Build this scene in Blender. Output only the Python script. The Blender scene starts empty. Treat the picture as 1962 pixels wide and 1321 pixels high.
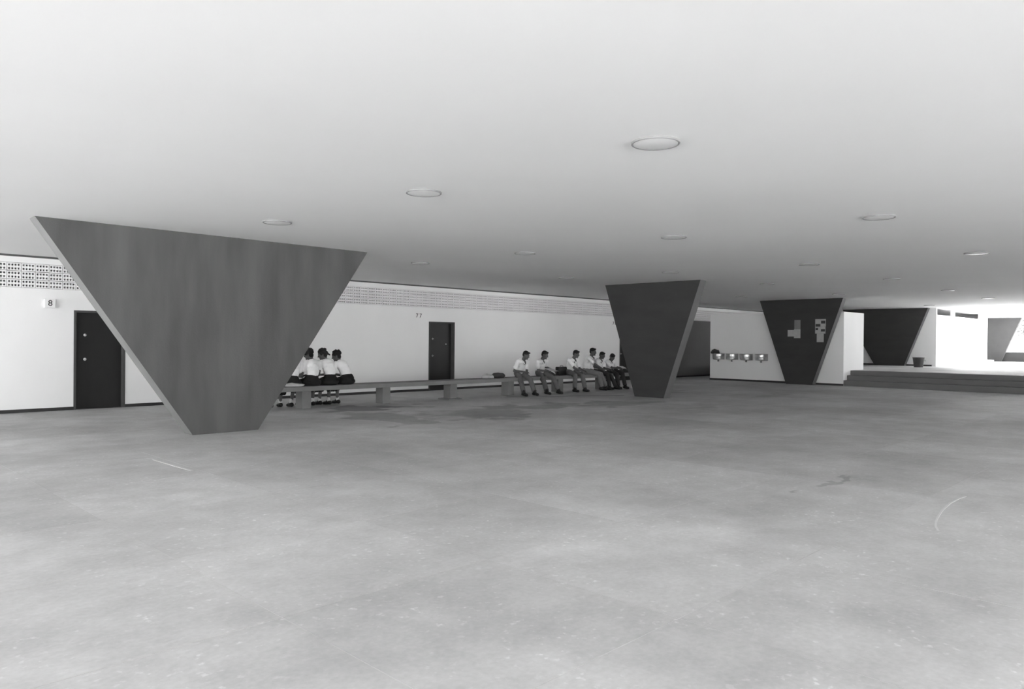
import bpy, bmesh, math, random
from mathutils import Vector, Matrix, noise
random.seed(7)
C = bpy.context.scene.collection
PI = math.pi
# ------------------------------------------------------------------ camera
scene = bpy.context.scene
cam_d = bpy.data.cameras.new('camera'); cam = bpy.data.objects.new('camera', cam_d); C.objects.link(cam)
cam_d.sensor_fit = 'HORIZONTAL'; cam_d.sensor_width = 36.0
cam_d.lens = 1413.87 / 1962 * 36.0
cam_d.clip_start = 0.05; cam_d.clip_end = 600
yaw, pit, rol = 0.7941949, -0.0046, -0.00867474
fw = Vector((math.sin(yaw)*math.cos(pit), math.cos(yaw)*math.cos(pit), math.sin(pit)))
r0 = Vector((math.cos(yaw), -math.sin(yaw), 0)); u0 = r0.cross(fw)
rt = r0*math.cos(rol) - u0*math.sin(rol); up = rt.cross(fw)
cam.matrix_world = Matrix(((rt.x, up.x, -fw.x, 0), (rt.y, up.y, -fw.y, 0), (rt.z, up.z, -fw.z, 1.5), (0, 0, 0, 1)))
scene.camera = cam
# ------------------------------------------------------------------ light
w = bpy.data.worlds.new('world'); scene.world = w; w.use_nodes = True
bg = w.node_tree.nodes['Background']; bg.inputs[0].default_value = (0.8, 0.8, 0.8, 1); bg.inputs[1].default_value = 1.25
sd = bpy.data.lights.new('sun', 'SUN'); sd.energy = 9.0; sd.angle = math.radians(1.5); sd.color = (1, 1, 1)
sun = bpy.data.objects.new('sun', sd); C.objects.link(sun)
sun.rotation_euler = Vector((-0.45, 0.55, -1.1)).to_track_quat('-Z', 'Y').to_euler()
vs = scene.view_settings
scene.display_settings.display_device = 'sRGB'
vs.view_transform = 'Standard'; vs.look = 'None'; vs.gamma = 1.0; vs.use_curve_mapping = False
vs.exposure = 2.74

# ------------------------------------------------------------------ materials
def mat(name, v, rough=0.8, amp=0.0, scale=(3, 3, 3), bump=0.0, bscale=60, metal=0.0, spec=0.3, v2=None, rnd=0.0, det=5):
    m = bpy.data.materials.new(name); m.use_nodes = True
    nt = m.node_tree; b = nt.nodes['Principled BSDF']
    b.inputs['Roughness'].default_value = rough; b.inputs['Metallic'].default_value = metal
    b.inputs['Specular IOR Level'].default_value = spec
    b.inputs['Base Color'].default_value = (v, v, v, 1)
    geo = nt.nodes.new('ShaderNodeNewGeometry')
    if amp > 0 or rnd > 0:
        mp = nt.nodes.new('ShaderNodeMapping'); mp.inputs['Scale'].default_value = scale
        nt.links.new(geo.outputs['Position'], mp.inputs[0])
        n = nt.nodes.new('ShaderNodeTexNoise'); n.inputs['Scale'].default_value = 1; n.inputs['Detail'].default_value = det
        nt.links.new(mp.outputs[0], n.inputs['Vector'])
        mr = nt.nodes.new('ShaderNodeMapRange'); mr.inputs['From Min'].default_value = 0.3; mr.inputs['From Max'].default_value = 0.7
        mr.inputs['To Min'].default_value = v*(1-amp); mr.inputs['To Max'].default_value = v*(1+amp)
        nt.links.new(n.outputs[0], mr.inputs[0])
        out = mr.outputs[0]
        if rnd > 0:
            oi = nt.nodes.new('ShaderNodeObjectInfo')
            m2 = nt.nodes.new('ShaderNodeMapRange'); m2.inputs['To Min'].default_value = 1-rnd; m2.inputs['To Max'].default_value = 1+rnd
            nt.links.new(oi.outputs['Random'], m2.inputs[0])
            mu = nt.nodes.new('ShaderNodeMath'); mu.operation = 'MULTIPLY'
            nt.links.new(out, mu.inputs[0]); nt.links.new(m2.outputs[0], mu.inputs[1]); out = mu.outputs[0]
        nt.links.new(out, b.inputs['Base Color'])
    if bump > 0:
        nb = nt.nodes.new('ShaderNodeTexNoise'); nb.inputs['Scale'].default_value = bscale; nb.inputs['Detail'].default_value = 4
        nt.links.new(geo.outputs['Position'], nb.inputs['Vector'])
        bp = nt.nodes.new('ShaderNodeBump'); bp.inputs['Strength'].default_value = bump; bp.inputs['Distance'].default_value = 0.01
        nt.links.new(nb.outputs[0], bp.inputs['Height']); nt.links.new(bp.outputs[0], b.inputs['Normal'])
    return m

M = dict(
    ceil=mat('ceiling_plaster', .91, .9, .02, (.35, .35, 1), .04, 30),
    wall=mat('white_wall_plaster', .88, .85, .025, (.8, .8, .5), .08, 60),
    trimdark=mat('dark_baseboard_paint', .035, .5, .1, (4, 4, 4)),
    gap=mat('shadow_joint', .12, .9),
    darkwall=mat('dark_wall_grey', .15, .85, .06, (.6, .6, .6)),  # darker grey for the corridor panel and inner wall
    door=mat('dark_door_paint', .022, .45, .15, (2, 2, 1), 0.02),
    frame=mat('grey_door_frame', .085, .85, .05, spec=.1),
    colface=mat('dark_painted_concrete', .092, .75, .22, (2.6, 2.6, .45), .25, 40),
    coledge=mat('bare_concrete_edge', .22, .8, .08, (3, 3, 1.5), .2, 50),
    bench=mat('bench_concrete', .20, .8, .10, (3, 3, 3), .2, 50),
    step=mat('step_concrete', .17, .85, .12, (.8, .8, 3), .15, 40),
    ground=mat('outdoor_ground', .55, .9, .08, (.3, .3, .3), .1, 20),
    plat=mat('platform_concrete', .34, .8, .12, (.7, .7, .7), .1, 30),
    block=mat('grille_block_paint', .86, .85, 0, rnd=.03),
    grout=mat('dusty_joint', .50, .9, .2, (2, 2, 2)),
    chalk=mat('chalk_line', .62, .9),
    tar=mat('dark_joint_filler', .05, .7),
    metal=mat('brushed_steel', .55, .28, .08, (20, 20, 60), metal=1.0),
    darkin=mat('basin_dark_metal', .18, .5, metal=.6),  # darker metal for basin insides and drain pipes
    chrome=mat('bright_fitting', .8, .2, metal=.5),
    paper=mat('notice_paper', .42, .9, .06, (9, 9, 9)),
    paper2=mat('grey_notice_paper', .22, .9, .06, (9, 9, 9)),
    print=mat('dark_photo_print', .045, .6),
    lampring=mat('lamp_ring_paint', .28, .6),
    glass=mat('lamp_frosted_glass', .88, .35),
    skin=mat('skin', .095, .6, .05, (12, 12, 12)),
    hair=mat('dark_hair', .012, .7, .2, (40, 40, 40), .5, 120),
    shirt=mat('white_cotton', .88, .9, .05, (9, 9, 9), .25, 25),
    trouser=mat('grey_trousers', .13, .9, .08, (9, 9, 9), .25, 25),
    trouser2=mat('mid_grey_trousers', .19, .9, .08, (9, 9, 9), .25, 25),
    trouserd=mat('dark_trousers', .035, .9, .08, (9, 9, 9), .2, 25),
    skirt=mat('black_skirt', .014, .9, .1, (9, 9, 9), .25, 20),
    shoe=mat('black_leather', .015, .4),
    sock=mat('white_sock', .6, .9),
    eye=mat('eye_white', .28, .3), pupil=mat('eye_pupil', .01, .2), mouth=mat('mouth', .045, .6),
    cloth=mat('light_cloth', .5, .9, .12, (9, 9, 9), .4, 20),
    cloth2=mat('dark_cloth', .06, .9, .2, (9, 9, 9), .4, 20),
    case=mat('black_case', .014, .45, .1, (5, 5, 5)),
    bucket=mat('bucket_metal', .07, .5, .15, (8, 8, 4), metal=.2),
    leaf=mat('tree_leaves', .22, .8, .3, (1, 1, 1)), bark=mat('tree_bark', .15, .9, .2),
    ink=mat('dark_lettering', .04, .6),
)

def floor_material(name, base, rnd):
    m = bpy.data.materials.new(name); m.use_nodes = True
    nt = m.node_tree; L = nt.links.new; N = nt.nodes.new
    b = nt.nodes['Principled BSDF']; b.inputs['Roughness'].default_value = .62; b.inputs['Specular IOR Level'].default_value = .25
    geo = N('ShaderNodeNewGeometry'); pos = geo.outputs['Position']
    def noise_(scale, det, fmin, fmax, tmin, tmax, sc3=(1, 1, 1), rough=.55):
        mp = N('ShaderNodeMapping'); mp.inputs['Scale'].default_value = sc3; L(pos, mp.inputs[0])
        n = N('ShaderNodeTexNoise'); n.inputs['Scale'].default_value = scale; n.inputs['Detail'].default_value = det; n.inputs['Roughness'].default_value = rough
        L(mp.outputs[0], n.inputs['Vector'])
        r = N('ShaderNodeMapRange'); r.inputs['From Min'].default_value = fmin; r.inputs['From Max'].default_value = fmax
        r.inputs['To Min'].default_value = tmin; r.inputs['To Max'].default_value = tmax; L(n.outputs[0], r.inputs[0]); return r.outputs[0]
    def mth(op, a, c):
        n = N('ShaderNodeMath'); n.operation = op
        for i, q in enumerate((a, c)):
            if isinstance(q, (int, float)): n.inputs[i].default_value = q
            else: L(q, n.inputs[i])
        return n.outputs[0]
    v = mth('MULTIPLY', base, noise_(.45, 6, .3, .7, .79, 1.17))
    v = mth('MULTIPLY', v, noise_(2.2, 8, .3, .7, .86, 1.11, rough=.7))
    v = mth('MULTIPLY', v, noise_(28, 3, .3, .7, .94, 1.05))
    sp = mth('MULTIPLY', noise_(17, 4, .60, .70, 0, .36), noise_(1.3, 3, .42, .62, .15, 1))          # pale specks of plaster and dust
    v = mth('MULTIPLY', v, mth('ADD', 1.0, sp))
    dk = noise_(1.1, 5, .62, .80, 0, .25, (1, 1, 1))
    v = mth('MULTIPLY', v, mth('SUBTRACT', 1.0, dk))
    # damp stains by the bench and a dark platform patch, each an irregular blot
    sepx = N('ShaderNodeSeparateXYZ'); L(pos, sepx.inputs[0])
    wob = noise_(1.6, 5, .2, .8, -.75, .75); wob2 = noise_(.9, 4, .2, .8, -.9, .9, (1, 1.3, 1))
    X = mth('ADD', sepx.outputs[0], wob); Y = mth('ADD', sepx.outputs[1], wob2)
    tot = None
    for (cx, cy, rx, ry, a) in [(9.4, 13.5, 1.3, .45, .5), (8.6, 11.9, .9, .9, .38), (10.6, 11.3, 1.3, .8, .30), (12.4, 11.5, 1.4, .7, .42), (8.35, 10.9, .5, .5, .3),
                                (10.2, 10.6, .8, .45, .34), (14.6, 10.7, 1.5, .5, .34), (8.1, 2.98, .55, .13, .3), (15.4, 9.0, 1.2, .4, .15), (19.5, 12.5, 1.5, .5, .2),
                                (16.2, 13.4, 2.2, .6, .18), (20.5, 9.6, 1.6, .4, .18), (33, 12.6, 1.7, .5, .5)]:
        dx = mth('DIVIDE', mth('SUBTRACT', X, cx), rx); dy = mth('DIVIDE', mth('SUBTRACT', Y, cy), ry)
        d = mth('ADD', mth('MULTIPLY', dx, dx), mth('MULTIPLY', dy, dy))
        r = N('ShaderNodeMapRange'); r.inputs['From Min'].default_value = .55; r.inputs['From Max'].default_value = 1.25
        r.inputs['To Min'].default_value = a; r.inputs['To Max'].default_value = 0; L(d, r.inputs[0])
        tot = r.outputs[0] if tot is None else mth('MAXIMUM', tot, r.outputs[0])
    v = mth('MULTIPLY', v, mth('SUBTRACT', 1.0, tot))
    if rnd > 0:
        oi = N('ShaderNodeObjectInfo'); r = N('ShaderNodeMapRange'); r.inputs['To Min'].default_value = 1-rnd; r.inputs['To Max'].default_value = 1+rnd
        L(oi.outputs['Random'], r.inputs[0]); v = mth('MULTIPLY', v, r.outputs[0])
    L(v, b.inputs['Base Color'])
    bp = N('ShaderNodeBump'); bp.inputs['Strength'].default_value = .12; bp.inputs['Distance'].default_value = .01
    nb = N('ShaderNodeTexNoise'); nb.inputs['Scale'].default_value = 18; nb.inputs['Detail'].default_value = 6; L(pos, nb.inputs['Vector'])
    L(nb.outputs[0], bp.inputs['Height']); L(bp.outputs[0], b.inputs['Normal'])
    return m
M['floor'] = floor_material('hall_floor_concrete', .50, .055)
M['plat'] = floor_material('platform_floor_concrete', .72, 0)

# ------------------------------------------------------------------ mesh helpers
class MB:
    def __init__(s): s.v = []; s.f = []; s.m = []
    def quad(s, a, b, c, d, mi=0):
        i = len(s.v); s.v += [tuple(a), tuple(b), tuple(c), tuple(d)]; s.f.append((i, i+1, i+2, i+3)); s.m.append(mi)
    def poly(s, pts, mi=0):
        i = len(s.v); s.v += [tuple(p) for p in pts]; s.f.append(tuple(range(i, i+len(pts)))); s.m.append(mi)
    def box(s, x0, x1, y0, y1, z0, z1, mi=0):
        i = len(s.v)
        s.v += [(x0, y0, z0), (x1, y0, z0), (x1, y1, z0), (x0, y1, z0), (x0, y0, z1), (x1, y0, z1), (x1, y1, z1), (x0, y1, z1)]
        for f in ((0, 3, 2, 1), (4, 5, 6, 7), (0, 1, 5, 4), (1, 2, 6, 5), (2, 3, 7, 6), (3, 0, 4, 7)):
            s.f.append(tuple(i+k for k in f)); s.m.append(mi)
    def frustum(s, p0, p1, ra, rb, n=12, mi=0, caps=True):
        p0 = Vector(p0); p1 = Vector(p1); d = (p1-p0)
        d = d.normalized() if d.length > 1e-6 else Vector((0, 0, 1))
        a = d.orthogonal().normalized(); b = d.cross(a); i = len(s.v)
        for p, r in ((p0, ra), (p1, rb)):
            for k in range(n):
                t = 2*PI*k/n; s.v.append(tuple(p + a*math.cos(t)*r + b*math.sin(t)*r))
        for k in range(n):
            k2 = (k+1) % n; s.f.append((i+k, i+k2, i+n+k2, i+n+k)); s.m.append(mi)
        if caps:
            s.f.append(tuple(i+n-1-k for k in range(n))); s.m.append(mi); s.f.append(tuple(i+n+k for k in range(n))); s.m.append(mi)
    def ell(s, c, R, mx=None, nu=12, nv=8, mi=0):
        c = Vector(c); i = len(s.v)
        mx = mx or (Vector((1, 0, 0)), Vector((0, 1, 0)), Vector((0, 0, 1)))
        s.v.append(tuple(c + mx[2]*R[2]))
        for a in range(1, nv):
            th = PI*a/nv
            for k in range(nu):
                ph = 2*PI*k/nu
                s.v.append(tuple(c + mx[0]*R[0]*math.sin(th)*math.cos(ph) + mx[1]*R[1]*math.sin(th)*math.sin(ph) + mx[2]*R[2]*math.cos(th)))
        s.v.append(tuple(c - mx[2]*R[2])); last = len(s.v)-1
        for k in range(nu):
            k2 = (k+1) % nu
            s.f.append((i, i+1+k, i+1+k2)); s.m.append(mi)
            for a in range(nv-2):
                o = i+1+a*nu; s.f.append((o+k, o+nu+k, o+nu+k2, o+k2)); s.m.append(mi)
            o = i+1+(nv-2)*nu; s.f.append((o+k, last, o+k2)); s.m.append(mi)
    def cap(s, p0, p1, ra, rb=None, n=12):
        rb = ra if rb is None else rb
        s.frustum(p0, p1, ra, rb, n); s.ell(p0, (ra,)*3, nu=n); s.ell(p1, (rb,)*3, nu=n)
    def build(s, name, mats, parent=None, loc=(0, 0, 0), smooth=False):
        me = bpy.data.meshes.new(name)
        me.from_pydata([(v[0]-loc[0], v[1]-loc[1], v[2]-loc[2]) for v in s.v], [], s.f)
        if not isinstance(mats, (list, tuple)): mats = [mats]
        for m_ in mats: me.materials.append(m_)
        me.polygons.foreach_set('material_index', s.m)
        if smooth: me.polygons.foreach_set('use_smooth', [True]*len(me.polygons))
        me.update()
        o = bpy.data.objects.new(name, me); C.objects.link(o)
        if parent is not None: o.parent = parent; o.location = (0, 0, 0) if s_local.get(parent.name) else loc
        else: o.location = loc
        return o
s_local = {}
def tag(o, label, cat, group=None, kind=None):
    if label: o['label'] = label
    if cat: o['category'] = cat
    if group: o['group'] = group
    if kind: o['kind'] = kind
    return o
def struct(o): o['kind'] = 'structure'; return o
def empty(name, loc=(0, 0, 0)):
    o = bpy.data.objects.new(name, None); C.objects.link(o); o.location = loc; o.empty_display_size = .1; s_local[o.name] = tuple(loc); return o
def bevel(o, wd=.01, seg=2):
    b = o.modifiers.new('bevel', 'BEVEL'); b.width = wd; b.segments = seg; b.limit_method = 'ANGLE'; return o

CEIL = 3.125
WY = 17.15
XE, YE = -2.62, -2.35      # edge of the separately built floor slabs
RX, RY = -7.3, -10.5         # edge of the roof
# ------------------------------------------------------------------ floor
fl = MB(); fl.box(XE, 36.35, YE, WY+.2, -.30, -.0012)
fl.box(RX, XE, RY, WY+.2, -.30, -.001, 1); fl.box(XE, 27.13, RY, YE, -.30, -.001, 1)
floor = struct(fl.build('floor', [M['grout'], M['floor']]))
xs = [3.5+1.53*k for k in range(-4, 16)] + [27.13]
ys = [2.15+1.5*k for k in range(-3, 11)]
slab_mesh = {}
for i in range(len(xs)-1):
    for j in range(len(ys)-1):
        a, b_ = xs[i], xs[i+1]; key = round(b_-a, 3)
        if key not in slab_mesh:
            s = MB(); g = .0025
            hx = (b_-a)/2-g; hy = .75-g
            s.box(-hx, hx, -hy, hy, -.06, 0); o = s.build('floor_slab', M['floor']); slab_mesh[key] = o.data
        else:
            o = bpy.data.objects.new('floor_slab', slab_mesh[key]); C.objects.link(o)
        o.parent = floor; o.location = ((a+b_)/2, ys[j]+.75, random.uniform(-.0003, .0003))
def strip(name, pts, wd, z, m, parent):
    s = MB()
    L_, R_ = [], []
    for k, p in enumerate(pts):
        p = Vector((p[0], p[1], z)); q = Vector((*pts[min(k+1, len(pts)-1)], z)); r = Vector((*pts[max(k-1, 0)], z))
        d = (q-r).normalized(); n = Vector((-d.y, d.x, 0)); ww = wd*random.uniform(.7, 1.15)
        L_.append(p+n*ww/2); R_.append(p-n*ww/2)
    for k in range(len(pts)-1):
        s.quad(R_[k], R_[k+1], L_[k+1], L_[k])
        s.quad(R_[k]-Vector((0, 0, .004)), R_[k+1]-Vector((0, 0, .004)), R_[k+1], R_[k]); s.quad(L_[k], L_[k+1], L_[k+1]-Vector((0, 0, .004)), L_[k]-Vector((0, 0, .004)))
    return s.build(name, m, parent)
arc = [(6.64, 1.70), (6.80, 1.76), (7.0, 1.81), (7.22, 1.85), (7.5, 1.89), (7.89, 1.925), (8.15, 1.92), (8.36, 1.90)]
strip('chalk_mark', arc, .018, .0030, M['chalk'], floor)['label'] = 'pale curved chalk line on the floor'
strip('chalk_mark', [(3.39, 9.5), (3.40, 9.0), (3.42, 8.42)], .03, .0030, M['chalk'], floor)['label'] = 'short straight chalk line on the floor'
strip('floor_joint', [(14.1, 14.06), (14.9, 13.55), (15.6, 13.13), (16.3, 12.66), (16.93, 12.22)], .05, .0030, M['tar'], floor)['label'] = 'dark joint line running to the second column'
strip('floor_joint', [(14.16, 14.16), (15.0, 13.66), (15.7, 13.22)], .08, .0028, M['grout'], floor)['label'] = 'pale worn strip beside the dark joint line'

# outdoor ground
g = MB(); g.box(-90, 27.1, -90, RY, -.35, -.02); g.box(-90, RX, RY, 120, -.35, -.02); g.box(52.2, 220, -90, 120, -.35, -.02); g.box(RX, 52.2, WY+6, 120, -.35, -.02)
struct(g.build('ground', M['ground']))

# steps and platform
PZ = .54
tread_edges = [(27.13, .20), (27.46, .37), (27.79, PZ)]
st = empty('steps', (27.13, 4, 0)); st['kind'] = 'structure'
for k, (x, z) in enumerate(tread_edges):
    s = MB(); s.box(x, 28.1, YE-12, 10.03, 0 if k == 0 else tread_edges[k-1][1], z)
    o = s.build('step', M['step'], st, loc=(27.13, 4, 0)); bevel(o, .012)
p = MB(); p.box(28.1, 52.0, YE-12, 10.03, 0, PZ); p.box(29.1, 52.0, 10.03, 15.33, 0, PZ); p.box(36.3, 52.0, 15.33, WY, 0, PZ)
struct(p.build('platform_floor', M['plat']))

# ------------------------------------------------------------------ ceiling / roof
c = MB(); c.box(RX, 40.5, RY, WY+.25, CEIL, CEIL+.45); c.box(40.5, 53, 9.42, WY+6, CEIL, CEIL+.45); c.box(40.5, 50.9, RY, 5.3, CEIL, CEIL+.45)  # last box: unseen roof piece added to cut the courtyard light
struct(c.build('ceiling', M['ceil']))
c = MB(); c.box(50.9, 60, YE-12, 9.42, CEIL, CEIL+.42)
struct(c.build('ceiling_far', M['ceil']))

# ------------------------------------------------------------------ back wall with doors and grille
doors = [(4.53, 5.52), (13.92, 14.93), (23.43, 24.42)]
DH = 2.06; GZ0, GZ1 = 2.475, 2.965
wx0, wx1 = RX, 36.35
wb = MB()
x = wx0
for a, b_ in doors:
    wb.box(x, a, WY, WY+.22, 0, DH); x = b_
wb.box(x, wx1, WY, WY+.22, 0, DH)
wb.box(wx0, wx1, WY, WY+.22, DH, GZ0)
wb.box(wx0, wx1, WY, WY+.22, GZ1, 3.083)
wb.box(wx0, wx1, WY+.11, WY+.22, GZ0, GZ1)
wall_back = struct(wb.build('wall_back', M['wall']))
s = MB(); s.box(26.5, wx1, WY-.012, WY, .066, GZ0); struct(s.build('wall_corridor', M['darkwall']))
t = MB(); t.box(wx0, wx1, WY+.03, WY+.22, 3.083, CEIL)
struct(t.build('painted_shadow_gap_1', M['gap']))  # shadow gap below the ceiling painted as a dark strip
bb = MB(); x = wx0
for a, b_ in doors:
    bb.box(x, a, WY-.018, WY, 0, .066); x = b_
bb.box(x, wx1, WY-.018, WY, 0, .066)
struct(bb.build('baseboard_back', M['trimdark']))
# perforated blocks: four by two holes each
BW, BH, BD = .24, (GZ1-GZ0)/3, .11
def block_mesh():
    s = MB(); jx = .008; jz = .012
    X0, X1, Z0, Z1 = jx/2, BW-jx/2, jz/2, BH-jz/2
    cw, ch = .033, .038
    px = .053; pz = .073; cx0 = BW/2-2*px; cz0 = BH/2-pz
    gx = [X0]; 
    for k in range(4): gx += [cx0+px*(k+.5)-cw/2, cx0+px*(k+.5)+cw/2]
    gx.append(X1)
    gz = [Z0]
    for k in range(2): gz += [cz0+pz*(k+.5)-ch/2, cz0+pz*(k+.5)+ch/2]
    gz.append(Z1)
    for i in range(9):
        for j in range(5):
            a, b_, c_, d_ = gx[i], gx[i+1], gz[j], gz[j+1]
            if i % 2 and j % 2:
                D = .075
                s.quad((a, 0, c_), (a, 0, d_), (a, D, d_), (a, D, c_)); s.quad((b_, 0, d_), (b_, 0, c_), (b_, D, c_), (b_, D, d_))
                s.quad((a, 0, c_), (a, D, c_), (b_, D, c_), (b_, 0, c_)); s.quad((a, D, d_), (a, 0, d_), (b_, 0, d_), (b_, D, d_))
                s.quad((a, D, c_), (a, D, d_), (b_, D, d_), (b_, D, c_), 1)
            else: s.quad((a, 0, c_), (b_, 0, c_), (b_, 0, d_), (a, 0, d_))
    for (a, b_, c_, d_) in (((X0, 0, Z0), (X0, 0, Z1), (X0, BD, Z1), (X0, BD, Z0)), ((X1, 0, Z1), (X1, 0, Z0), (X1, BD, Z0), (X1, BD, Z1)),
                            ((X0, 0, Z0), (X0, BD, Z0), (X1, BD, Z0), (X1, 0, Z0)), ((X0, BD, Z1), (X0, 0, Z1), (X1, 0, Z1), (X1, BD, Z1))):
        s.quad(a, b_, c_, d_)
    return s
M['hole'] = mat('hole_back_painted_dim', .10, .9)  # dark hole backs stand in for the dim room behind
bmb = block_mesh(); gb = bmb.build('grille_block', [M['block'], M['hole']]); gme = gb.data
first = True; nb0 = int((1.45-wx0)/BW)
rest = MB()
for k in range(int((wx1-wx0)/BW)):
    xk = wx0+.10+k*BW
    for j in range(3):
        if nb0 <= k < nb0+100:
            o = gb if first else bpy.data.objects.new('grille_block', gme)
            if not first: C.objects.link(o)
            first = False; o.parent = wall_back; o.location = (xk, WY+random.uniform(-.002, .002), GZ0+j*BH)
        else:
            i = len(rest.v); rest.v += [(v[0]+xk, v[1]+WY, v[2]+GZ0+j*BH) for v in bmb.v]
            rest.f += [tuple(q+i for q in f) for f in bmb.f]; rest.m += bmb.m
o = rest.build('grille_blocks', [M['block'], M['hole']], wall_back); o['kind'] = 'stuff'

def ball(s, c_, r): s.ell(c_, (r, r, r), nu=10, nv=6)
for n, (a, b_) in enumerate(doors):
    d = empty('door_%d' % (n+1), (a, WY, 0)); d['kind'] = 'structure'; L0 = (a, WY, 0)
    s = MB(); fwid = .045
    s.box(a, a+fwid, WY-.012, WY+.16, 0, DH); s.box(b_-fwid, b_, WY-.012, WY+.16, 0, DH); s.box(a+fwid, b_-fwid, WY-.012, WY+.16, DH-fwid, DH)
    s.build('door_frame', M['frame'], d, L0)
    s = MB(); s.box(a+fwid-.006, b_-fwid+.006, WY+.115, WY+.155, .004, DH-fwid+.006)
    bevel(s.build('door_leaf', M['door'], d, L0), .003)
    for zz in (1.55, 1.04):
        s = MB(); s.frustum((a+.24, WY+.115, zz), (a+.24, WY+.075, zz), .012, .012, 10); ball(s, (a+.24, WY+.07, zz), .016); s.frustum((a+.24, WY+.115, zz), (a+.24, WY+.108, zz), .032, .03, 14)
        s.build('door_knob', M['chrome'], d, L0, smooth=True)
    if n == 1:
        s = MB(); s.frustum((b_-.25, WY+.115, 1.39), (b_-.25, WY+.10, 1.39), .018, .015, 12); ball(s, (b_-.25, WY+.098, 1.39), .014)
        s.build('peephole', M['chrome'], d, L0, smooth=True)
    s = MB(); s.box(a, b_, WY-.0, WY+.2, -.01, .006)
    s.build('threshold', M['frame'], d, L0)

def text_mesh(name, body, size, m, parent=None):
    cu = bpy.data.curves.new(name, 'FONT'); cu.body = body; cu.size = size; cu.extrude = .004; cu.align_x = 'CENTER'; cu.align_y = 'CENTER'; cu.resolution_u = 3
    tmp = bpy.data.objects.new(name+'_tmp', cu); C.objects.link(tmp); bpy.context.view_layer.update()
    me = bpy.data.meshes.new_from_object(tmp.evaluated_get(bpy.context.evaluated_depsgraph_get()))
    bpy.data.objects.remove(tmp); me.materials.clear(); me.materials.append(m)
    o = bpy.data.objects.new(name, me); C.objects.link(o)
    if parent: o.parent = parent
    return o
# number plate 8, numbers on the wall
sg = empty('number_sign', (4.08, WY, 2.18)); tag(sg, 'small white projecting sign with numeral 8 beside the leftmost door', 'sign', 'room numbers')
s = MB(); s.box(3.985, 4.175, WY-.10, WY, 2.09, 2.27); bevel(s.build('sign_box', M['wall'], sg, (4.08, WY, 2.18)), .006)
o = text_mesh('numeral', '8', .17, M['ink'], sg); o.rotation_euler = (PI/2, 0, 0); o.location = (0, -.103, 0)
for (px_, tx, lb) in ((13.54, '7 7', 'dark numerals 77 on the white wall left of the middle door'), (23.08, '7 8', 'small dark numerals on the wall beside the farthest door')):
    o = text_mesh('room_number', tx, .17, M['ink']); o.rotation_euler = (PI/2, 0, 0); o.location = (px_, WY-.003, 2.22)
    tag(o, lb, 'sign', 'room numbers')

# ------------------------------------------------------------------ side walls, blocks
s = MB(); s.box(27.13, 29.1, 10.03, 15.33, 0, 2.66); pw = struct(bevel(s.build('wall_middle', M['wall']), .01))
s = MB(); s.box(27.112, 27.13, 10.03, 15.33, 0, .07); struct(s.build('baseboard_middle', M['trimdark']))
s = MB(); s.box(36.35, 36.5, 9.63, WY, PZ, CEIL); struct(s.build('wall_right', M['wall']))
s = MB(); s.box(36.332, 36.35, 9.64, WY, PZ, PZ+.07); struct(s.build('baseboard_right', M['trimdark']))
s = MB(); s.box(36.35, 45.7, 9.48, 9.63, PZ, 2.83)
s.box(36.35, 36.50, 9.48, 9.63, 2.83, CEIL); s.box(39.15, 39.38, 9.48, 9.63, 2.83, CEIL); s.box(44.4, 45.7, 9.48, 9.63, 2.83, CEIL); s.box(45.55, 45.7, 9.63, WY, PZ, CEIL)
struct(s.build('wall_far', M['wall']))
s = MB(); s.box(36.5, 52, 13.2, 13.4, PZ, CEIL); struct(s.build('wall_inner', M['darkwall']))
# unseen wall added to block daylight on the right, then the far parapet
s = MB(); s.box(11.0, 24.0, RY-.3, RY-.1, -.3, CEIL); struct(s.build('wall_added_light_block', M['wall']))
s = MB(); s.box(51.75, 52.0, YE-12, WY, PZ, 1.10); struct(s.build('wall_parapet', mat('parapet_grey', .05, .8, .05)))

# ------------------------------------------------------------------ columns
def column_x(name, x0, x1, t0, t1, yf, yb, label):      # broad face along x
    s = MB()
    F_ = [(x0, yf, 0), (x1, yf, 0), (t1, yf, CEIL), (t0, yf, CEIL)]; B_ = [(p_[0], yb, p_[2]) for p_ in F_]
    s.poly(F_, 0); s.poly(list(reversed(B_)), 0)
    s.poly([F_[0], F_[3], B_[3], B_[0]], 1); s.poly([F_[1], B_[1], B_[2], F_[2]], 1); s.poly([F_[2], B_[2], B_[3], F_[3]], 1); s.poly([F_[0], B_[0], B_[1], F_[1]], 1)
    o = s.build('column', [M['colface'], M['coledge']]); tag(o, label, 'column', 'inverted trapezoid columns'); return o
def column_y(xf, xb, y0, y1, t0, t1, label, z0=0, facem=None):      # broad face along y
    s = MB()
    F_ = [(xf, y1, z0), (xf, y0, z0), (xf, t0, CEIL), (xf, t1, CEIL)]; B_ = [(xb, p_[1], p_[2]) for p_ in F_]
    s.poly(F_, 0); s.poly(list(reversed(B_)), 0)
    for i, j in ((0, 1), (1, 2), (2, 3), (3, 0)): s.poly([F_[j], F_[i], B_[i], B_[j]], 1)
    o = s.build('column', [facem or M['coldark'], M['coledge2']]); tag(o, label, 'column', 'inverted trapezoid columns'); return o
M['coldark'] = mat('dark_column_paint', .046, .75, .10, (1.5, 1.2, 4), .2, 40)
M['coledge2'] = mat('grey_column_edge', .13, .8, .08, (3, 3, 1.5), .15, 50)
column_x('column', 4.69, 5.76, 2.57, 7.88, 11.52, 11.82, 'huge dark grey inverted trapezoid column at left, nearest the camera')
column_y(16.95, 17.25, 10.95, 11.88, 9.87, 12.93, 'dark inverted trapezoid column behind the right end of the bench')
column_y(26.75, 27.05, 11.00, 11.97, 9.93, 13.03, 'black inverted trapezoid column with papers pinned on its face')
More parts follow.
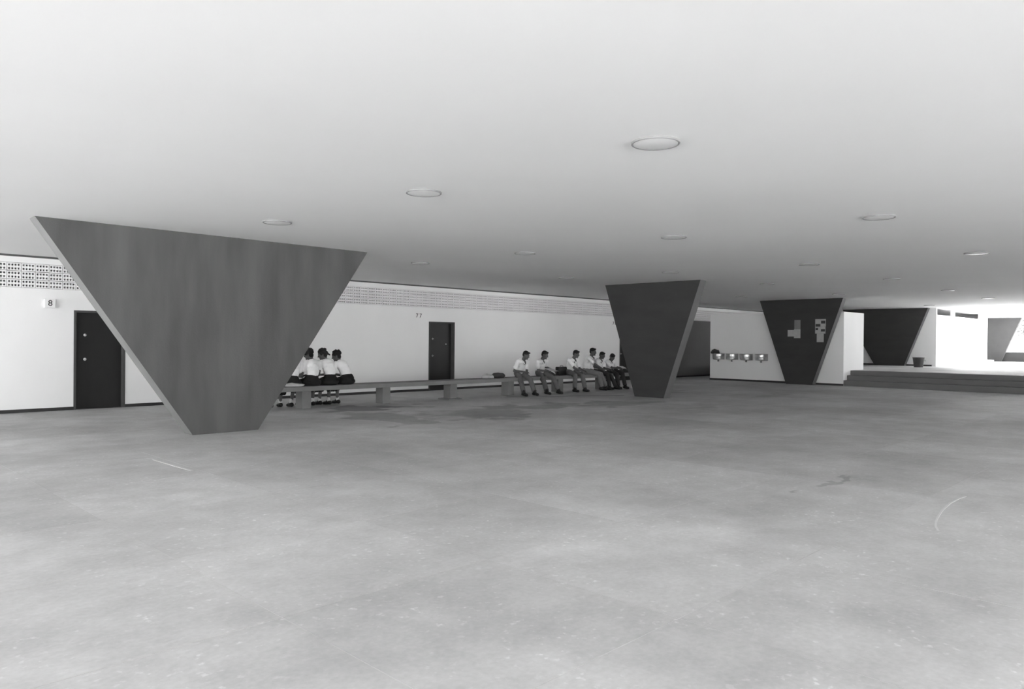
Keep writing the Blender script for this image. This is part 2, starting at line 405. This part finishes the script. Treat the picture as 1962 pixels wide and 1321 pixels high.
column_y(36.0, 36.3, 10.68, 11.92, 9.72, 13.38, 'black inverted trapezoid column up the steps beside the bucket', PZ)
M['colfar'] = mat('far_column_grey', .05, .8, .05)
column_y(51.3, 51.6, 9.95, 11.3, 8.95, 12.3, 'grey inverted trapezoid column farthest away across the courtyard', PZ, M['colfar'])
column_y(51.3, 51.6, 6.75, 7.9, 5.7, 8.85, 'grey far column cut by the right edge of the photo', PZ, M['colfar'])

# ------------------------------------------------------------------ ceiling lights
k_ = 1.625/1.5884
lights = [(4.973, 3.308), (4.973, 6.231), (4.898, 9.294), (9.745, 3.194), (9.602, 6.048), (9.627, 9.15), (9.466, 11.961), (14.668, 3.216), (14.664, 6.108),
          (14.351, 9.119), (13.973, 11.865), (18.78, 8.949), (19.163, 5.98), (24.175, 6.0), (28.946, 5.996), (33.0, 8.866), (23.276, 12.0), (24.0, 9.05)]
pos = ['nearest the camera, top right of centre', 'nearest one left of centre', 'leftmost, above the big column', 'large one at right, first in its row', 'central one, second row from the front',
       'near the centre, third row', 'left of centre, close to the grille wall', 'at the right edge of the photo', 'between the two middle columns, right side', 'just above the second column',
       'faint one left of the second column', 'above and left of the papered column', 'right of the papered column top, near a scratch', 'far right, small', 'far right, closest to the bright courtyard',
       'above the farthest black column', 'far one between second and third columns', 'far one just above the papered column']
L0 = empty('ceiling_light', (lights[0][0]*k_, lights[0][1]*k_, CEIL)); s_local[L0.name] = (0, 0, 0); L0.location = (0, 0, 0)
s = MB(); n = 40; prof = [(.178, 0), (.178, -.004), (.182, -.016), (.190, -.018), (.196, -.014), (.197, 0)]
for k in range(n):
    a, b_ = 2*PI*k/n, 2*PI*(k+1)/n
    for q in range(len(prof)-1):
        (r1, z1), (r2, z2) = prof[q], prof[q+1]
        s.quad((r1*math.cos(a), r1*math.sin(a), z1), (r1*math.cos(b_), r1*math.sin(b_), z1), (r2*math.cos(b_), r2*math.sin(b_), z2), (r2*math.cos(a), r2*math.sin(a), z2))
ring = s.build('lamp_ring', M['lampring'], L0, smooth=True)
s = MB()
for q in range(5):
    r1, r2 = .180*q/5, .180*(q+1)/5; z1, z2 = -.026+.012*(q/5)**2, -.026+.012*((q+1)/5)**2
    for k in range(n):
        a, b_ = 2*PI*k/n, 2*PI*(k+1)/n
        s.poly([(r1*math.cos(a), r1*math.sin(a), z1), (r2*math.cos(a), r2*math.sin(a), z2), (r2*math.cos(b_), r2*math.sin(b_), z2), (r1*math.cos(b_), r1*math.sin(b_), z1)] if q else
               [(0, 0, z1), (r2*math.cos(a), r2*math.sin(a), z2), (r2*math.cos(b_), r2*math.sin(b_), z2)])
dif = s.build('diffuser', M['glass'], L0, smooth=True)
for i, (x, y) in enumerate(lights):
    if i == 0: r = L0
    else:
        r = L0.copy(); C.objects.link(r)
        for ch in (ring, dif):
            q = ch.copy(); C.objects.link(q); q.parent = r
    r.location = (x*k_, y*k_, CEIL); tag(r, 'round flush ceiling light, ' + pos[i], 'ceiling light', 'round ceiling lights')

# ------------------------------------------------------------------ bench
bn = empty('bench', (13, 14.47, 0)); BL = (13, 14.47, 0)
tag(bn, 'long low concrete bench on square legs along the hall, students sitting on it', 'bench')
s = MB(); s.box(5.9, 20.1, 14.22, 14.72, .385, .487); bevel(s.build('seat', M['bench'], bn, BL), .008)
for k in range(-1, 7):
    x = 8.16+2.1*k
    s = MB(); s.box(x, x+.22, 14.33, 14.61, 0, .385); bevel(s.build('leg', M['bench'], bn, BL), .008)
s = MB(); s.box(12.22, 12.66, 14.22, 14.66, 0, .022); bevel(s.build('leg_footing', M['bench'], bn, BL), .006)

# ------------------------------------------------------------------ things on walls and bench
by = [14.93, 14.34, 13.73, 13.11]
bl = ['steel wall basin farthest left, with a dark rag on it', 'steel wall basin second from the left', 'steel wall basin third from the left', 'steel wall basin nearest the papered column']
b0 = empty('wash_basin', (0, 0, 0)); s_local[b0.name] = (0, 0, 0)
s = MB(); n = 20; R = .25
prof = [(R-.03, .245), (R, .25), (R+.006, .24), (R-.004, .225), (R-.006, .135), (R+.002, .125), (R-.006, .115), (R-.012, .03), (R-.05, 0), (0, 0)]
inn = [(R-.03, .245), (R-.03, .05), (R-.07, .02), (0, .02)]
def half(s, prof, flip=1):
    for k in range(n):
        a, b_ = PI/2+PI*k/n, PI/2+PI*(k+1)/n
        for q in range(len(prof)-1):
            (r1, z1), (r2, z2) = prof[q], prof[q+1]
            P = lambda r_, a_, z_: (r_*math.cos(a_)*1.1, r_*math.sin(a_), z_)
            pts = [P(r1, a, z1), P(r1, b_, z1), P(r2, b_, z2), P(r2, a, z2)]
            if r2 == 0: pts = pts[:3]
            s.poly(pts)
half(s, prof); s.box(-.012, 0, -R, R, 0, .25)
bowl = s.build('bowl', M['metal'], b0, smooth=True)
s = MB(); half(s, inn); inner = s.build('inner_basin', M['darkin'], b0, smooth=True)
s = MB(); s.frustum((-.02, 0, -.005), (-.09, 0, -.06), .02, .02, 10); s.frustum((-.09, 0, -.06), (-.0, 0, -.06), .018, .018, 10); pipe = s.build('drain_pipe', M['darkin'], b0, smooth=True)
for i, y in enumerate(by):
    if i == 0: r = b0
    else:
        r = b0.copy(); C.objects.link(r)
        for ch in (bowl, inner, pipe): q = ch.copy(); C.objects.link(q); q.parent = r
    r.location = (27.129, y, .83); tag(r, bl[i], 'basin', 'steel wash basins on the wall')

def blob(name, c_, R, m, seed, label, cat, amp=.35, flat=True):
    s = MB(); s.ell((0, 0, 0), R, nu=22, nv=14)
    vs_ = []
    for v in s.v:
        q = Vector(v); k = 1+amp*noise.noise(q*9+Vector((seed, seed, 0)))+amp*.5*noise.noise(q*24+Vector((0, seed, 0)))
        q = q*k
        if flat and q.z < -R[2]*.6: q.z = -R[2]*.6
        vs_.append(tuple(q))
    s.v = vs_; o = s.build(name, m, smooth=True); o.location = (c_[0], c_[1], c_[2]+R[2]*.6)
    if label: tag(o, label, cat)
    return o
blob('rag', (26.95, 15.0, 1.07), (.12, .19, .11), M['cloth2'], 3, 'dark crumpled rag lying on the leftmost steel basin', 'cloth', .5)
blob('cloth_bundle', (13.80, 14.47, .487), (.19, .13, .075), M['cloth'], 5, 'light cloth bundle lying alone on the bench, left one of the pair', 'cloth')
blob('cloth_bundle', (14.20, 14.47, .487), (.21, .12, .085), M['cloth2'], 9, 'darker crumpled bundle on the bench beside the light one', 'cloth')
s = MB(); s.box(-.24, .24, -.15, .15, 0, .05)
o = blob('folded_cloth', (7.95, 14.32, .487), (.24, .13, .05), M['cloth'], 14, 'light folded cloth on the bench left of the seated girls', 'cloth', .25)

# briefcase
bc = empty('briefcase', (16.93, 14.52, .487)); tag(bc, 'black briefcase standing on the bench beside a boy', 'briefcase'); q0 = (16.93, 14.52, .487)
s = MB(); s.box(16.72, 17.14, 14.46, 14.60, .49, .74); bevel(s.build('case_body', M['case'], bc, q0), .02, 3)
s = MB()
for a, b_ in (((16.86, 14.53, .74), (16.87, 14.53, .765)), ((16.87, 14.53, .765), (16.99, 14.53, .765)), ((16.99, 14.53, .765), (17.0, 14.53, .74))): s.cap(a, b_, .008, n=6)
s.build('handle', M['case'], bc, q0, smooth=True)
# satchel between two boys
bc = empty('satchel', (16.3, 14.5, .487)); tag(bc, 'dark satchel slumped on the bench beside the boy reading papers', 'bag'); q0 = (16.3, 14.5, .487)
s = MB(); s.poly([(16.0, 14.38, .49), (16.5, 14.38, .49), (16.22, 14.43, .69), (16.02, 14.43, .72)]); 
s = MB(); b8 = [(15.98, 14.36, .49), (16.52, 14.36, .49), (16.52, 14.60, .49), (15.98, 14.60, .49), (16.0, 14.42, .70), (16.22, 14.42, .67), (16.22, 14.54, .67), (16.0, 14.54, .70)]
s.v = b8; s.f = [(0, 3, 2, 1), (4, 5, 6, 7), (0, 1, 5, 4), (1, 2, 6, 5), (2, 3, 7, 6), (3, 0, 4, 7)]; s.m = [0]*6
bevel(s.build('bag_body', M['cloth2'], bc, q0), .03, 3)
s = MB(); s.cap((16.0, 14.40, .68), (16.25, 14.33, .60), .011, n=6); s.cap((16.25, 14.33, .60), (16.48, 14.34, .50), .011, n=6); s.build('strap', M['case'], bc, q0, smooth=True)

# notices on the third column
nx = 26.748
def notice(y0, y1, z0, z1, m, label, prints=()):
    e = empty('notice', (nx, (y0+y1)/2, (z0+z1)/2)); tag(e, label, 'notice', 'papers pinned on the column'); q0 = tuple(e.location)
    s = MB(); s.box(nx-.004, nx, y0, y1, z0, z1); s.build('sheet', m, e, q0)
    for (a, b_, c_, d_) in prints:
        s = MB(); s.box(nx-.006, nx-.004, y0+(y1-y0)*a, y0+(y1-y0)*b_, z0+(z1-z0)*c_, z0+(z1-z0)*d_); s.build('photo_print', M['print'], e, q0)
notice(11.44, 11.67, 2.03, 2.37, M['paper2'], 'greyish paper sheet, upper one of the left cluster on the papered column')
notice(11.44, 11.68, 1.70, 2.028, M['paper'], 'light paper sheet, tallest in the left cluster on the papered column')
notice(11.682, 11.92, 1.76, 2.00, M['paper'], 'light paper sheet at the far left of the papered column')
notice(10.71, 10.90, 2.12, 2.39, M['paper'], 'paper at upper left of the right cluster with a dark picture at its foot', [(.02, .92, .0, .34)])
notice(10.52, 10.708, 2.12, 2.39, M['paper'], 'paper at upper right of the right cluster with a round dark picture', [(.1, .9, .40, .78)])
notice(10.71, 10.90, 1.865, 2.118, M['paper'], 'paper at middle left of the right cluster with a small dark picture', [(.45, .9, .5, .8)])
notice(10.53, 10.708, 1.865, 2.118, M['paper'], 'paper at middle right of the right cluster with a dark picture', [(.1, .9, .3, .65)])
notice(10.59, 10.84, 1.56, 1.862, M['paper'], 'blank light paper hanging lowest in the right cluster')

# bucket
e = empty('bucket', (34.3, 9.60, PZ)); tag(e, 'grey metal bucket standing on the platform by the last black column', 'bucket'); q0 = tuple(e.location)
s = MB(); n = 28; pr = [(.0, 0), (.165, 0), (.17, .01), (.225, .40), (.24, .405), (.24, .42), (.222, .42), (.155, .02), (0, .02)]
for k in range(n):
    a, b_ = 2*PI*k/n, 2*PI*(k+1)/n
    for q in range(len(pr)-1):
        (r1, z1), (r2, z2) = pr[q], pr[q+1]
        s.quad((q0[0]+r1*math.cos(a), q0[1]+r1*math.sin(a), q0[2]+z1), (q0[0]+r1*math.cos(b_), q0[1]+r1*math.sin(b_), q0[2]+z1), (q0[0]+r2*math.cos(b_), q0[1]+r2*math.sin(b_), q0[2]+z2), (q0[0]+r2*math.cos(a), q0[1]+r2*math.sin(a), q0[2]+z2))
s.build('bucket_body', M['bucket'], e, q0, smooth=True)
s = MB(); pts = [Vector((q0[0]+.235*math.cos(t), q0[1]-.06*math.sin(t), q0[2]+.40-.13*math.sin(t))) + Vector((0, -.215*math.sin(t), 0)) for t in [PI*i/10 for i in range(11)]]
for a, b_ in zip(pts, pts[1:]): s.frustum(a, b_, .005, .005, 6)
s.build('handle', M['bucket'], e, q0)
# white block in the courtyard, bottle by column
s = MB(); s.box(49.2, 49.6, 9.95, 10.4, PZ, PZ+.11); tag(bevel(s.build('kerb_block', M['wall']), .015), 'small white block on the sunlit floor at the end of the white wall', 'block')
s = MB(); q = (19.95, 14.1); prb = [(.0, 0), (.034, 0), (.036, .01), (.036, .12), (.014, .16), (.014, .2), (0, .2)]
for k in range(14):
    a, b_ = 2*PI*k/14, 2*PI*(k+1)/14
    for i in range(len(prb)-1):
        (r1, z1), (r2, z2) = prb[i], prb[i+1]
        s.quad((r1*math.cos(a), r1*math.sin(a), z1), (r1*math.cos(b_), r1*math.sin(b_), z1), (r2*math.cos(b_), r2*math.sin(b_), z2), (r2*math.cos(a), r2*math.sin(a), z2))
o = s.build('bottle', M['chalk'], smooth=True); o.location = (q[0], q[1], 0); tag(o, 'tiny pale bottle standing on the floor left of the second column', 'bottle')

# tree beyond the courtyard
e = empty('tree', (66, 10.6, -.02)); tag(e, 'pale leafy tree seen through the gap between the far columns', 'tree'); q0 = tuple(e.location)
s = MB(); s.cap((66, 10.6, 0), (66.1, 10.6, 2.2), .16, .10, 10); s.cap((66.1, 10.6, 2.0), (66.0, 11.3, 3.2), .08, .04, 8); s.cap((66.1, 10.6, 2.0), (66.3, 9.9, 3.3), .08, .04, 8); s.build('trunk', M['bark'], e, q0, smooth=True)
s = MB()
for k in range(1800):
    u = Vector((random.gauss(0, 1), random.gauss(0, 1), random.gauss(0, 1))).normalized()*random.uniform(.5, 1)
    c_ = Vector((66, 10.6, 3.0)) + Vector((u.x*1.5, u.y*1.5, u.z*1.2)); a = Vector((random.uniform(-1, 1), random.uniform(-1, 1), random.uniform(-1, 1))).normalized()*.12; b_ = a.orthogonal().normalized()*.07
    s.quad(c_-a, c_-b_, c_+a, c_+b_)
o = s.build('foliage', M['leaf'], e, q0); o['kind'] = 'stuff'

# ------------------------------------------------------------------ people
todo = []   # (object, voxel, decimate, clampz)
def org(name, s, m, parent, loc, vox, dec=.3, clamp=None, smooth=3):
    o = s.build(name, m, parent, loc)
    r = o.modifiers.new('r', 'REMESH'); r.mode = 'VOXEL'; r.voxel_size = vox
    sm = o.modifiers.new('s', 'SMOOTH'); sm.factor = .5; sm.iterations = smooth
    dcm = o.modifiers.new('d', 'DECIMATE'); dcm.ratio = dec
    todo.append((o, clamp, loc)); return o
def V(*a): return Vector(a)
def ik(a, b, l1, l2, hint):
    a = Vector(a); b = Vector(b); d = b-a; L = d.length
    if L > (l1+l2)*.995: b = a + d.normalized()*(l1+l2)*.995; d = b-a; L = d.length
    u = d.normalized(); x = (l1*l1-l2*l2+L*L)/(2*L); h = math.sqrt(max(l1*l1-x*x, 0))
    n = (hint - u*hint.dot(u)).normalized()
    return a+u*x+n*h, b
def hand(s, W, d, nrm, side, k=1.0, curl=.6):
    d = d.normalized(); nrm = (nrm-d*nrm.dot(d)).normalized(); t = d.cross(nrm)*side     # t points to the thumb side
    s.ell(W+d*.048*k, (.042*k, .052*k, .016*k), (t, d, nrm), nu=14, nv=8)
    s.cap(W-d*.01, W+d*.03*k, .024*k, .028*k, 10)
    for i, (off, ln) in enumerate(((.031, .066), (.010, .074), (-.011, .068), (-.030, .052))):
        b = W+d*.088*k+t*off*k; c1 = curl*.7; c2 = curl*1.7
        m1 = b+(d*math.cos(c1)+nrm*math.sin(c1))*ln*.5*k; m2 = m1+(d*math.cos(c2)+nrm*math.sin(c2))*ln*.5*k
        s.cap(b-d*.02*k, m1, .0095*k, .0088*k, 8); s.cap(m1, m2, .0088*k, .0075*k, 8)
    b = W+d*.025*k+t*.030*k; m1 = b+(d*.6+t*.7+nrm*.25).normalized()*.040*k; m2 = m1+(d*.9+t*.15+nrm*.5).normalized()*.032*k
    s.cap(b, m1, .013*k, .011*k, 8); s.cap(m1, m2, .011*k, .009*k, 8)

def person(x, y, face, head, hfwd, ankR, ankL, wrR, wrL, S=1.0, girl=False, label='', hair='short', seat=.487, trouser='trouser', footdir=None, curl=.7, elbow_out=.35, pony=False, collar=True, chin=0):
    loc = (x, y, seat); e = empty('person', loc); tag(e, label, 'person', 'girls on the bench' if girl else 'boys on the bench')
    f = Vector((face[0], face[1], 0)).normalized(); r = Vector((f.y, -f.x, 0)); U = V(0, 0, 1)     # r = the person's right
    P = V(x, y, seat+.10*S)
    Hc = Vector(head); hf = Vector(hfwd).normalized(); hr = hf.cross(U).normalized(); hu = hr.cross(hf).normalized()
    N = Hc - hf*.035*S - hu*.105*S - U*.05*S - f*.02                                        # base of the neck
    sp = N-P; mid = P+sp*.5 - f*.055*S
    chest = P+sp*.78 - f*.02*S
    shw = (.165 if girl else .182)*S
    sdir = r
    ShR = N - U*.045*S + sdir*shw - f*.005; ShL = N - U*.045*S - sdir*shw - f*.005
    HpR = P + r*.09*S; HpL = P - r*.09*S
    ankR = Vector(ankR); ankL = Vector(ankL)
    KnR, ankR = ik(HpR, ankR, .44*S, .42*S, U+f*.8); KnL, ankL = ik(HpL, ankL, .44*S, .42*S, U+f*.8)
    wrR = Vector(wrR); wrL = Vector(wrL)
    ElR, wrR = ik(ShR, wrR, .285*S, .25*S, -f*.6-U*.5+r*elbow_out); ElL, wrL = ik(ShL, wrL, .285*S, .25*S, -f*.6-U*.5-r*elbow_out)
    fd = Vector((footdir[0], footdir[1], 0)).normalized() if footdir else f
    tx = (r, f, U)
    up_t = sp.normalized(); fr_t = r.cross(up_t)*-1; fr_t = fr_t if fr_t.dot(f) > 0 else -fr_t; ax = (r, fr_t, up_t)
    # body
    b = MB()
    b.cap(N-U*.02, Hc-hf*.02*S-hu*.07*S, .058*S, .052*S)
    b.ell(Hc+hu*.018*S-hf*.008*S, (.074*S, .094*S, .098*S), (hr, hf, hu), 18, 12)
    b.ell(Hc+hf*.028*S-hu*.062*S, (.054*S, .058*S, .056*S), (hr, hf, hu), 14, 10)
    b.ell(Hc+hf*.070*S-hu*.02*S, (.05*S, .022*S, .045*S), (hr, hf, hu), 12, 8)
    b.ell(Hc+hf*.078*S+hu*.022*S, (.05*S, .016*S, .010*S), (hr, hf, hu), 12, 8)
    b.cap(Hc+hf*.085*S+hu*.008*S, Hc+hf*.106*S-hu*.028*S, .009*S, .013*S, 8)
    b.ell(Hc+hf*.084*S-hu*.060*S, (.026*S, .012*S, .010*S), (hr, hf, hu), 10, 6)
    b.ell(Hc+hf*.080*S-hu*.098*S, (.02*S, .014*S, .014*S), (hr, hf, hu), 10, 6)
    for sg_ in (1, -1): b.ell(Hc+hr*.078*S*sg_-hf*.01*S-hu*.008*S, (.010*S, .020*S, .032*S), (hr, hf, hu), 10, 8)
    b.ell(chest, (.145*S, .095*S, .14*S), ax); b.ell(mid, (.125*S, .085*S, .16*S), ax); b.ell(P, (.14*S, .10*S, .10*S), tx)
    b.cap(ShR-r*.03, ShL+r*.03, .038*S)
    if collar: b.ell(N+f*.066*S-U*.075*S, (.034*S, .052*S, .075*S), ax)
    for Sh, El, Wr, sg_ in ((ShR, ElR, wrR, 1), (ShL, ElL, wrL, -1)):
        b.cap(Sh, El, .040*S, .035*S); b.cap(El, Wr, .038*S, .025*S)
        dd = (Wr-El).normalized()
        hand(b, Wr, (dd+f*.25-U*.15), (-U*.8 - r*sg_*.35), -sg_, .95*S, curl)
    for Hp, Kn, An in ((HpR, KnR, ankR), (HpL, KnL, ankL)):
        b.cap(Hp, Kn, .078*S, .052*S); b.cap(Kn, An, .050*S, .034*S)
        mdl = Kn.lerp(An, .28) - f*.012; b.ell(mdl, (.044*S, .046*S, .10*S)); b.cap(An-U*.03, An+fd*.13*S-U*.055, .03*S, .022*S)
    body = org('body', b, M['skin'], e, loc, .0062, .3)
    # eyes and mouth
    for sg_ in (1, -1):
        s = MB(); s.ell(Hc+hf*.083*S+hr*.031*S*sg_+hu*.004*S, (.013*S, .008*S, .008*S), (hr, hf, hu), 10, 6)
        ey = s.build('eye', M['eye'], body, loc, smooth=True); ey.location = (0, 0, 0)
        s = MB(); s.ell(Hc+hf*.0895*S+hr*.031*S*sg_+hu*.004*S, (.006*S, .003*S, .006*S), (hr, hf, hu), 8, 6)
        s2 = s.build('pupil', M['pupil'], body, loc, smooth=True); s2.location = (0, 0, 0)
    s = MB(); s.ell(Hc+hf*.0945*S-hu*.061*S, (.020*S, .004*S, .004*S), (hr, hf, hu), 10, 6); q_ = s.build('mouth', M['mouth'], body, loc, smooth=True); q_.location = (0, 0, 0)
    # hair
    s = MB(); rn = random.Random(int(x*1000))
    if girl:
        s.ell(Hc+hu*.036*S-hf*.026*S, (.092*S, .098*S, .092*S), (hr, hf, hu), 16, 12)
        s.ell(Hc-hu*.03*S-hf*.055*S, (.078*S, .052*S, .072*S), (hr, hf, hu), 16, 12)
        for k in range(46):
            a_ = rn.uniform(0, 2*PI); bb_ = rn.uniform(-.4, 1); rr = math.sqrt(max(0, 1-bb_*bb_))
            dv = hr*math.cos(a_)*rr*.088 + hf*(math.sin(a_)*rr*.095-.028) + hu*(bb_*.088+.034)
            if dv.dot(hf) > .052 and dv.dot(hu) < .075: continue
            s.ell(Hc+dv*S, (rn.uniform(.020, .032)*S,)*3, nu=8, nv=6)
        if pony: s.cap(Hc-hf*.10*S+hu*.0*S, Hc-hf*.155*S-hu*.075*S, .032*S, .016*S)
    else:
        s.ell(Hc+hu*.040*S-hf*.016*S, (.080*S, .094*S, .082*S), (hr, hf, hu), 16, 12)
        s.ell(Hc+hu*.0*S-hf*.045*S, (.073*S, .060*S, .070*S), (hr, hf, hu), 16, 12)
        s.ell(Hc+hu*.085*S+hf*.045*S, (.06*S, .045*S, .026*S), (hr, hf, hu), 12, 8)
        for k in range(16):
            s.ell(Hc+hu*.088*S+hr*rn.uniform(-.05, .05)*S+hf*rn.uniform(-.07, .075)*S, (rn.uniform(.014, .022)*S,)*3, nu=8, nv=6)
    org('hair', s, M['hair'], e, loc, .0065, .35, smooth=2)
    # shirt
    s = MB(); pad = .018
    s.ell(chest-f*.008, (.150*S+pad, .098*S+pad, .15*S), ax, 18, 12); s.ell(mid, (.132*S+pad, .092*S+pad, .19*S), ax, 18, 12)
    s.ell(P+U*.045*S, (.140*S+pad, .105*S+pad, .085*S), tx, 18, 10); s.frustum(P.lerp(chest, .15)-f*.02, chest-f*.015, .118*S, .128*S, 16)
    s.cap(ShR-r*.035-U*.012, ShL+r*.035-U*.012, .060*S)
    s.cap(N-f*.03*S-U*.055*S, N-f*.012*S-U*.03*S, .078*S, .060*S)
    for Sh, El in ((ShR, ElR), (ShL, ElL)):
        m_ = Sh.lerp(El, .62); s.cap(Sh, m_, .054*S, .053*S); s.cap(Sh.lerp(El, .5), m_, .050*S, .060*S)
    if collar:
        for sg_ in (1, -1):
            s.cap(N+r*.055*S*sg_-f*.01*S, N+r*.040*S*sg_+f*.075*S-U*.045*S, .017*S, .016*S, 8); s.cap(N+r*.040*S*sg_+f*.075*S-U*.045*S, N+r*.024*S*sg_+f*.105*S-U*.12*S, .016*S, .014*S, 8)
    org('shirt', s, M['shirt'], e, loc, .009, .35)
    if girl:
        s = MB()
        s.ell(P+U*.02*S, (.185*S, .15*S, .135*S), tx, 18, 10); s.ell(P-U*.03*S+f*.02, (.235*S, .19*S, .10*S), tx, 18, 10)
        s.ell(P+U*.10*S-f*.005, (.150*S, .122*S, .06*S), tx, 16, 10)
        for Hp, Kn in ((HpR, KnR), (HpL, KnL)):
            s.cap(Hp+f*.03, Kn-U*.03, .105*S, .085*S)
        s.cap(P+f*.05, (KnR+KnL)*.5-U*.03, .11*S, .09*S)
        for t_ in (-1, -.5, 0, .5, 1): 
            kx = (KnR+KnL)*.5+r*t_*((KnR-KnL).length*.5+.03); s.cap(kx-U*.02, kx-U*.16*S, .055*S, .05*S, 8)
        org('skirt', s, M['skirt'], e, loc, .010, .35)
    else:
        s = MB()
        s.ell(P, (.165*S, .135*S, .105*S), tx, 16, 10); s.ell(P+U*.06*S, (.15*S, .115*S, .05*S), tx, 16, 10)
        for Hp, Kn, An in ((HpR, KnR, ankR), (HpL, KnL, ankL)):
            s.cap(Hp, Kn, .100*S, .072*S); s.cap(Kn, An+(Kn-An)*.16, .070*S, .066*S); s.frustum(An+(Kn-An)*.2, An+(Kn-An)*.07, .066*S, .068*S, 14)
        org('trousers', s, M[trouser], e, loc, .009, .35)
    for An in (ankR, ankL):
        if girl:
            s = MB(); s.cap(An+U*.06, An-U*.02, .044*S, .046*S); org('sock', s, M['sock'], e, loc, .008, .5)
        s = MB(); s.cap(An-U*.040*S-fd*.03*S, An+fd*.135*S-U*.058*S, .047*S, .040*S); s.cap(An-U*.04-fd*.04*S, An+fd*.02*S-U*.01, .048*S, .047*S)
        s.ell(An+fd*.11*S-U*.052*S, (.052*S, .052*S, .036*S)); 
        if not girl: s.cap(An, An+U*.035, .045*S, .045*S)
        org('shoe', s, M['shoe'], e, loc, .008, .5, clamp=.004)
    return e, dict(N=N, wrR=wrR, wrL=wrL, KnR=KnR, KnL=KnL, P=P, f=f, r=r)

A = .095
person(15.03, 14.45, (-.15, -1), (14.88, 14.07, 1.115), (.35, -1, -.42), (14.58, 13.86, A), (14.95, 13.80, A), (14.74, 14.06, .66), (14.88, 14.03, .66), 1.0,
       label='boy at the left end of the row of boys, hands between his knees')
person(15.93, 14.47, (-.08, -1), (15.67, 14.08, 1.115), (.45, -1, -.38), (15.52, 13.86, A), (15.98, 13.82, A), (15.72, 14.03, .66), (16.10, 14.12, .66), 1.0,
       label='boy in white shirt, second from the left of the boys, looking down at papers')
person(17.25, 14.46, (-.05, -1), (17.14, 14.14, 1.13), (.45, -1, -.35), (16.9, 13.98, A), (17.28, 13.90, A), (17.2, 13.95, .62), (17.35, 13.98, .63), 1.0,
       label='boy leaning forward with forearms on his knees beside the black briefcase', trouser='trouser')
person(18.02, 14.48, (.35, -1), (18.10, 14.26, 1.19), (.30, -1, -.12), (18.20, 13.98, A), (18.50, 14.05, A), (18.32, 14.05, .66), (18.40, 14.15, .66), 1.03,
       label='tallest boy in the row, head upright, in light trousers', trouser='trouser2')
person(18.66, 14.50, (.1, -1), (18.52, 14.22, 1.08), (.2, -1, -.35), (18.66, 14.02, A), (18.93, 13.98, A), (18.6, 14.12, .64), (18.75, 14.1, .64), .93,
       label='small dark-haired boy between the tallest boy and the last one', trouser='trouserd')
person(19.36, 14.50, (-.1, -1), (19.02, 14.20, 1.02), (-.3, -1, -.75), (19.08, 14.0, A), (19.42, 13.98, A), (19.2, 14.05, .66), (19.5, 14.1, .66), .95,
       label='last boy at the right end, head bent low over a paper in his hands', trouser='trouserd')
# girls, backs to the camera
person(7.98, 14.47, (.15, 1), (8.10, 14.72, 1.15), (-.5, 1, -.3), (7.75, 14.92, A), (8.0, 14.98, A), (8.15, 14.80, .70), (7.98, 14.83, .70), .97, True,
       label='girl mostly hidden behind the big column, only sleeve and skirt showing', hair='g', collar=False)
person(8.46, 14.46, (.0, 1), (8.49, 14.66, 1.17), (-.75, .75, -.35), (8.45, 14.95, A), (8.20, 14.88, A), (8.52, 14.78, .70), (8.34, 14.80, .70), .98, True,
       label='girl whose dark head touches the edge of the big column', hair='g', collar=False)
person(8.92, 14.46, (-.15, 1), (8.86, 14.70, 1.165), (-.85, .5, -.4), (8.95, 14.95, A), (8.72, 14.86, A), (8.86, 14.80, .70), (8.66, 14.74, .70), .98, True,
       label='middle girl with a short ponytail, reading a book with head turned left', hair='g', pony=True, collar=False)
person(9.36, 14.46, (-.3, 1), (9.22, 14.70, 1.13), (-.85, .55, -.4), (9.42, 14.95, A), (9.12, 14.84, A), (9.25, 14.80, .70), (9.08, 14.78, .70), .98, True,
       label='rightmost girl, rounded back, head bent toward the book', hair='g', collar=False)

# convert the modelled bodies and clothes to plain meshes
bpy.context.view_layer.update()
dg = bpy.context.evaluated_depsgraph_get()
new = []
for o, clamp, loc in todo: new.append(bpy.data.meshes.new_from_object(o.evaluated_get(dg)))
for (o, clamp, loc), me in zip(todo, new):
    o.modifiers.clear(); old = o.data; nm = old.name; o.data = me; bpy.data.meshes.remove(old); me.name = nm
    if nm.split('.')[0] in ('shirt', 'trousers', 'skirt'):      # cloth folds
        am = .011 if nm.startswith('shirt') else .008
        ns = [v.normal.copy() for v in me.vertices]
        for v, n_ in zip(me.vertices, ns):
            q = v.co+Vector((loc[0]*3, 0, 0)); v.co += n_*am*(noise.noise(Vector((q.x*9, q.y*9, q.z*16)))+.5*noise.noise(Vector((q.x*24, q.y*24, q.z*30)))+.15)
    if clamp is not None:
        for v in me.vertices:
            if v.co.z+loc[2] < clamp: v.co.z = clamp-loc[2]
    me.polygons.foreach_set('use_smooth', [True]*len(me.polygons))
    # parts live in their person's frame
# papers and book
def sheet(name, c_, sx, sy, tilt, rz, m, label, cat, th=.006):
    s = MB(); s.box(-sx/2, sx/2, -sy/2, sy/2, 0, th); o = s.build(name, m); o.location = c_; o.rotation_euler = (tilt, 0, rz); tag(o, label, cat); return o
sheet('paper', (15.88, 13.98, .685), .22, .30, .25, .2, M['cloth'], 'white paper on the lap of the second boy', 'paper')
sheet('paper', (19.33, 14.02, .69), .15, .22, .3, -.3, M['cloth'], 'white paper held by the last boy at the right end', 'paper')
sheet('book', (8.66, 14.83, .66), .30, .22, -.2, .5, M['cloth'], 'open pale book on the lap of the girl with the ponytail', 'book', .02)
